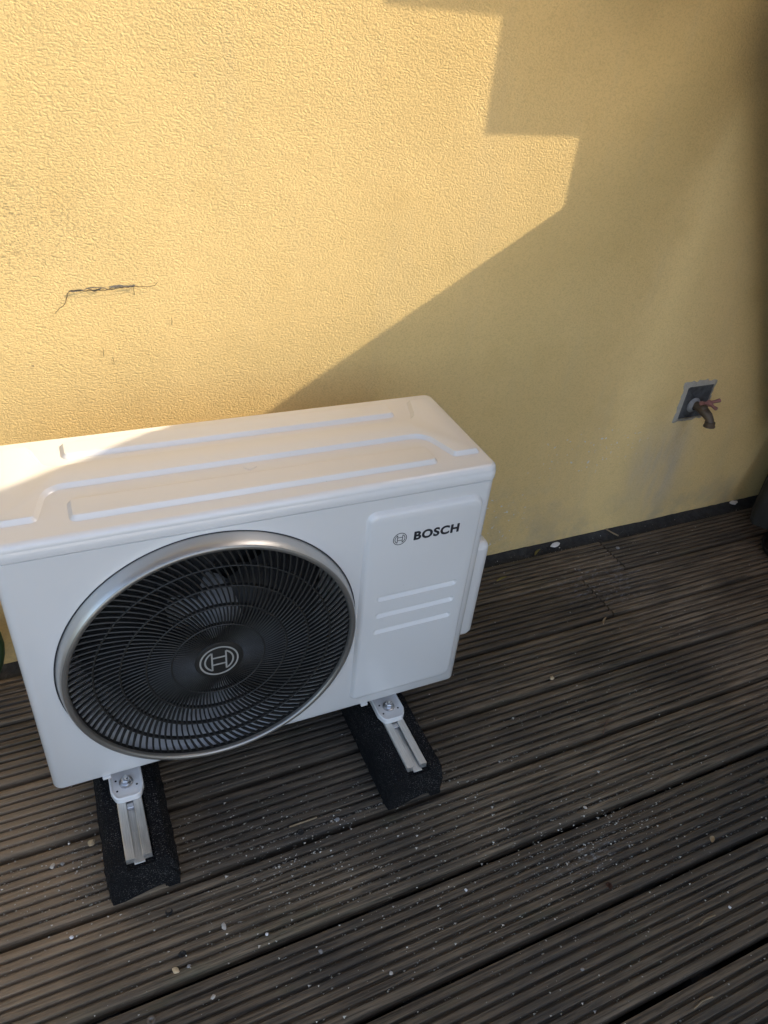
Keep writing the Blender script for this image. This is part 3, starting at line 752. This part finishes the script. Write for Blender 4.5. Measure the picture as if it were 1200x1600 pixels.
def sp_(u, v, z=.002): q_ = px(u, v); return (q_.x, q_.y, z)
stick([sp_(452, 1293), sp_(472, 1286), sp_(495, 1278)], .0016, M_STRAW, 'straight tan stick between the two rubber feet')
stick([sp_(942, 1148), sp_(945, 1136, .006), sp_(950, 1124)], .0011, M_RUST, 'thin reddish twig standing across the ridges right of the unit')
stick([sp_(938, 1132), sp_(947, 1130, .005), sp_(958, 1127)], .0009, M_RUST, 'short reddish twig crossing the thin one')
stick([sp_(1092, 1447), sp_(1102, 1437, .004), sp_(1117, 1431)], .0011, M_STRAW, 'bent dry straw lying in a groove at lower right', 'straw', 'straw')
stick([sp_(1084, 1577), sp_(1096, 1566, .004), sp_(1113, 1558)], .0012, M_STRAW, 'bent dry straw near the bottom right corner', 'straw', 'straw')
stick([sp_(842, 1047), sp_(851, 1045), sp_(864, 1043)], .0010, M_RUST, 'fine splinter beside the tan pebble', 'splinter', 'splinter')
stick([sp_(946, 828, .004), sp_(955, 833, .003), sp_(966, 838, .002)], .0022, M_STRAW, 'short grey-brown stick in the membrane at the wall foot', 'twig')
# deck screws
for (u, v) in ((236, 1594), (285, 1491), (264, 1424), (470, 1300), (1190, 1221)):
    q_ = px(u, v); bm = bmesh.new()
    disc(bm, (0, 0, 0), (0, 0, 1), [(.0062, -.0010), (.0062, .0004), (.0050, .0008), (.0026, .0002), (.0015, -.0008), (0, -.0008)], 20)
    o = obj('deck_screw', bm, M_SCREW if u == 236 else M_DARK, deck, (q_.x, q_.y, .0004))
# fine grit lying in the grooves
rg = random.Random(11); verts = []; faces = []
centres = [(px(u, v), sx_, sy_, n_) for u, v, sx_, sy_, n_ in
           ((130, 1300, .10, .05, 240), (60, 1380, .14, .05, 260), (150, 1380, .06, .05, 200), (400, 1290, .10, .05, 260), (480, 1300, .10, .03, 200), (560, 1350, .14, .04, 300), (480, 1380, .12, .035, 240),
            (880, 1310, .16, .05, 330), (940, 1300, .10, .04, 200), (760, 1200, .2, .08, 260), (850, 1100, .25, .12, 200), (900, 840, .35, .012, 260), (900, 880, .3, .05, 160), (1100, 1000, .3, .15, 160), (700, 1420, .3, .15, 200), (200, 1350, .15, .1, 160), (1050, 1400, .3, .12, 200), (1000, 1250, .3, .1, 220), (600, 1300, .2, .1, 160), (300, 1500, .3, .15, 120), (900, 1500, .4, .2, 220), (1050, 1300, .25, .1, 200), (620, 1260, .12, .05, 120))]
for c_, sx_, sy_, n_ in centres:
    for _ in range(int(n_*2.0)):
        x = rg.gauss(c_.x, sx_); y = rg.gauss(c_.y, sy_)
        k = math.floor((Y0-GAP/2-y)/PITCH_Y); yt = Y0-k*PITCH_Y-GAP/2; rw = (PITCH_Y-GAP)/NR
        if y > -.02: continue
        if rg.random() < .66: j = round((yt-y)/rw); j = min(max(j, 1), NR-1); y = yt-j*rw+rg.uniform(-.0018, .0018); z = -.0066
        else: z = .0006
        s_ = .0006+.0018*rg.random()**4+(.0011 if rg.random() < .06 else 0); b0 = len(verts)
        u_, v_ = UL[0], 0
        for vx, vy, vz in ((1, 0, 0), (-.6, .8, 0), (-.5, -.9, 0), (.1, 0, 1), (0, .1, -.7)):
            verts.append((x+vx*s_*rg.uniform(.6, 1.4), y+vy*s_*rg.uniform(.6, 1.3), z+s_*.6+vz*s_*rg.uniform(.5, 1)))
        faces += [(b0, b0+1, b0+3), (b0+1, b0+2, b0+3), (b0+2, b0, b0+3), (b0+1, b0, b0+4), (b0+2, b0+1, b0+4), (b0, b0+2, b0+4)]
me = bpy.data.meshes.new('grit'); me.from_pydata(verts, [], faces)
t = NT('grit_mixed', Roughness=.8); q_ = t.noise(t.pos(), 260, 2); t.col(t.mix(t.ramp(q_, .3, .7), (.20, .17, .13), (.72, .68, .60)))
tag(link('grit', me, t.m), 'fine pale grit scattered in the grooves of the deck', 'grit', kind='stuff')

# ------------------------------------------------------------------ unseen boards and walls added to shade and bounce light
TS = .5; OX, OY, OZ = SUN.x*TS, SUN.y*TS, SUN.z*TS
screen = empty('stepped_caster', (0, 0, 0)); tag(screen, 'brown timber screen with stepped lower edge, unseen, added to cast the stepped shadow', 'screen')  # added boards, lower edges cut to the stepped shadow outline
def panel_box(name, x0, x1, z0, z1, par, mat=M_TIMBER):
    bm = bmesh.new(); box(bm, x0+OX, x1+OX, OY, OY+.03, z0+OZ, z1+OZ); obj(name, bm, mat, par, smooth=0)
panel_box('screen_board', .578, .7985, 1.246, 2.5, screen)
panel_box('screen_board', .7985, 1.0155, 1.064, 2.5, screen)
bm = bmesh.new(); R = []  # added lower board, also darkens the right end of the wall
for y in (OY, OY+.008):
    R.append([bm.verts.new((a, y, b)) for a, b in ((1.0155+OX, 1.06+OZ), (1.0155+OX, 1.19), (1.42, 1.17), (1.48, 1.10), (1.60, .90), (1.71, .70), (1.82, .50), (1.93, .30), (2.33, .30), (2.33, 2.86), (1.0155+OX, 2.86))])
n = len(R[0])
for i in range(n): bm.faces.new((R[0][i], R[0][(i+1) % n], R[1][(i+1) % n], R[1][i]))
bm.faces.new(R[0]); bm.faces.new(R[1]); obj('screen_board', bm, M_TIMBER, screen, smooth=0)
diag_caster = empty('sloping_caster', (0, 0, 0)); tag(diag_caster, 'unseen panel rising away from the wall, added to cast the diagonal shadow', 'panel')  # added panel whose sloping edge casts the diagonal shadow
bm = bmesh.new(); xg = 1.0155+OX; yg = OY; zg = .932+OZ; k = 1.257; L = 3.3
pts = [(yg+.006, 1.195), (yg+.006, zg+.01), (yg, zg), (yg-L, zg+k*L), (yg-L, .02), (-1.02, .02), (-.73, .24), (-.46, .64), (-.31, .90), (-.215, 1.06), (-.17, 1.13), (-.13, 1.19)]
R = [[bm.verts.new((xg+dx, y, z)) for y, z in pts] for dx in (0, .04)]
n = len(pts)
for i in range(n): bm.faces.new((R[0][i], R[0][(i+1) % n], R[1][(i+1) % n], R[1][i]))
bm.faces.new(R[0][::-1]); bm.faces.new(R[1]); obj('panel_sheet', bm, M_PALE, diag_caster, smooth=0)  # pale face added to bounce light into the shade
bm = bmesh.new(); R = [[bm.verts.new((xg+dx, y, z)) for y, z in pts] for dx in (.0405, .055)]
for i in range(n): bm.faces.new((R[0][i], R[0][(i+1) % n], R[1][(i+1) % n], R[1][i]))
bm.faces.new(R[0][::-1]); bm.faces.new(R[1]); obj('panel_backing', bm, M_TIMBER, diag_caster, smooth=0)
blocker = empty('side_blocker', (0, 0, 0)); tag(blocker, 'side wing added unseen on the right to keep sun off the deck', 'light blocker')  # added wall that blocks sun and sky from the right
bm = bmesh.new(); box(bm, 2.35, 2.7, -5.2, .25, -.15, 2.20); obj('blocker_wall', bm, M_PLASTER, blocker, smooth=0)

# unseen pale sheet added to bounce light, and a slab cutting light from above
bm = bmesh.new(); box(bm, -9, 9, -14, -3.6, -.155, -.06)
tag(obj('bounce_ground', bm, M_BOUNCE, smooth=0), kind='structure')
skyb = empty('skyblocker', (0, 0, 0)); tag(skyb, 'brown boarded balcony slab, unseen, added to cut light from above', 'skyblocker')  # added slab that keeps skylight off the lid
bm = bmesh.new(); box(bm, -3.2, 1.45, -1.75, .25, 2.90, 3.08); obj('slab', bm, M_TIMBER, skyb, smooth=0)
bm = bmesh.new(); box(bm, -3.2, 1.40, -1.74, -1.70, 3.08, 4.0); obj('skyblocker_front', bm, M_CREAM, skyb, smooth=0)

bm = bmesh.new(); box(bm, 1.78, 2.34, -.8, -.14, 1.60, 1.63); obj('shade_board', bm, M_TIMBER, screen, smooth=0)  # added board that darkens the upper right wall

darkener = empty('hanging_darkener', (0, 0, 0)); tag(darkener, 'brown timber blind added overhead, unseen, to darken the upper wall', 'darkener')  # added sheet that blocks skylight from the upper wall
bm = bmesh.new(); box(bm, .50, 1.34, -.92, -.90, 1.36, 2.45); obj('darkener_sheet', bm, M_TIMBER, darkener, smooth=0)
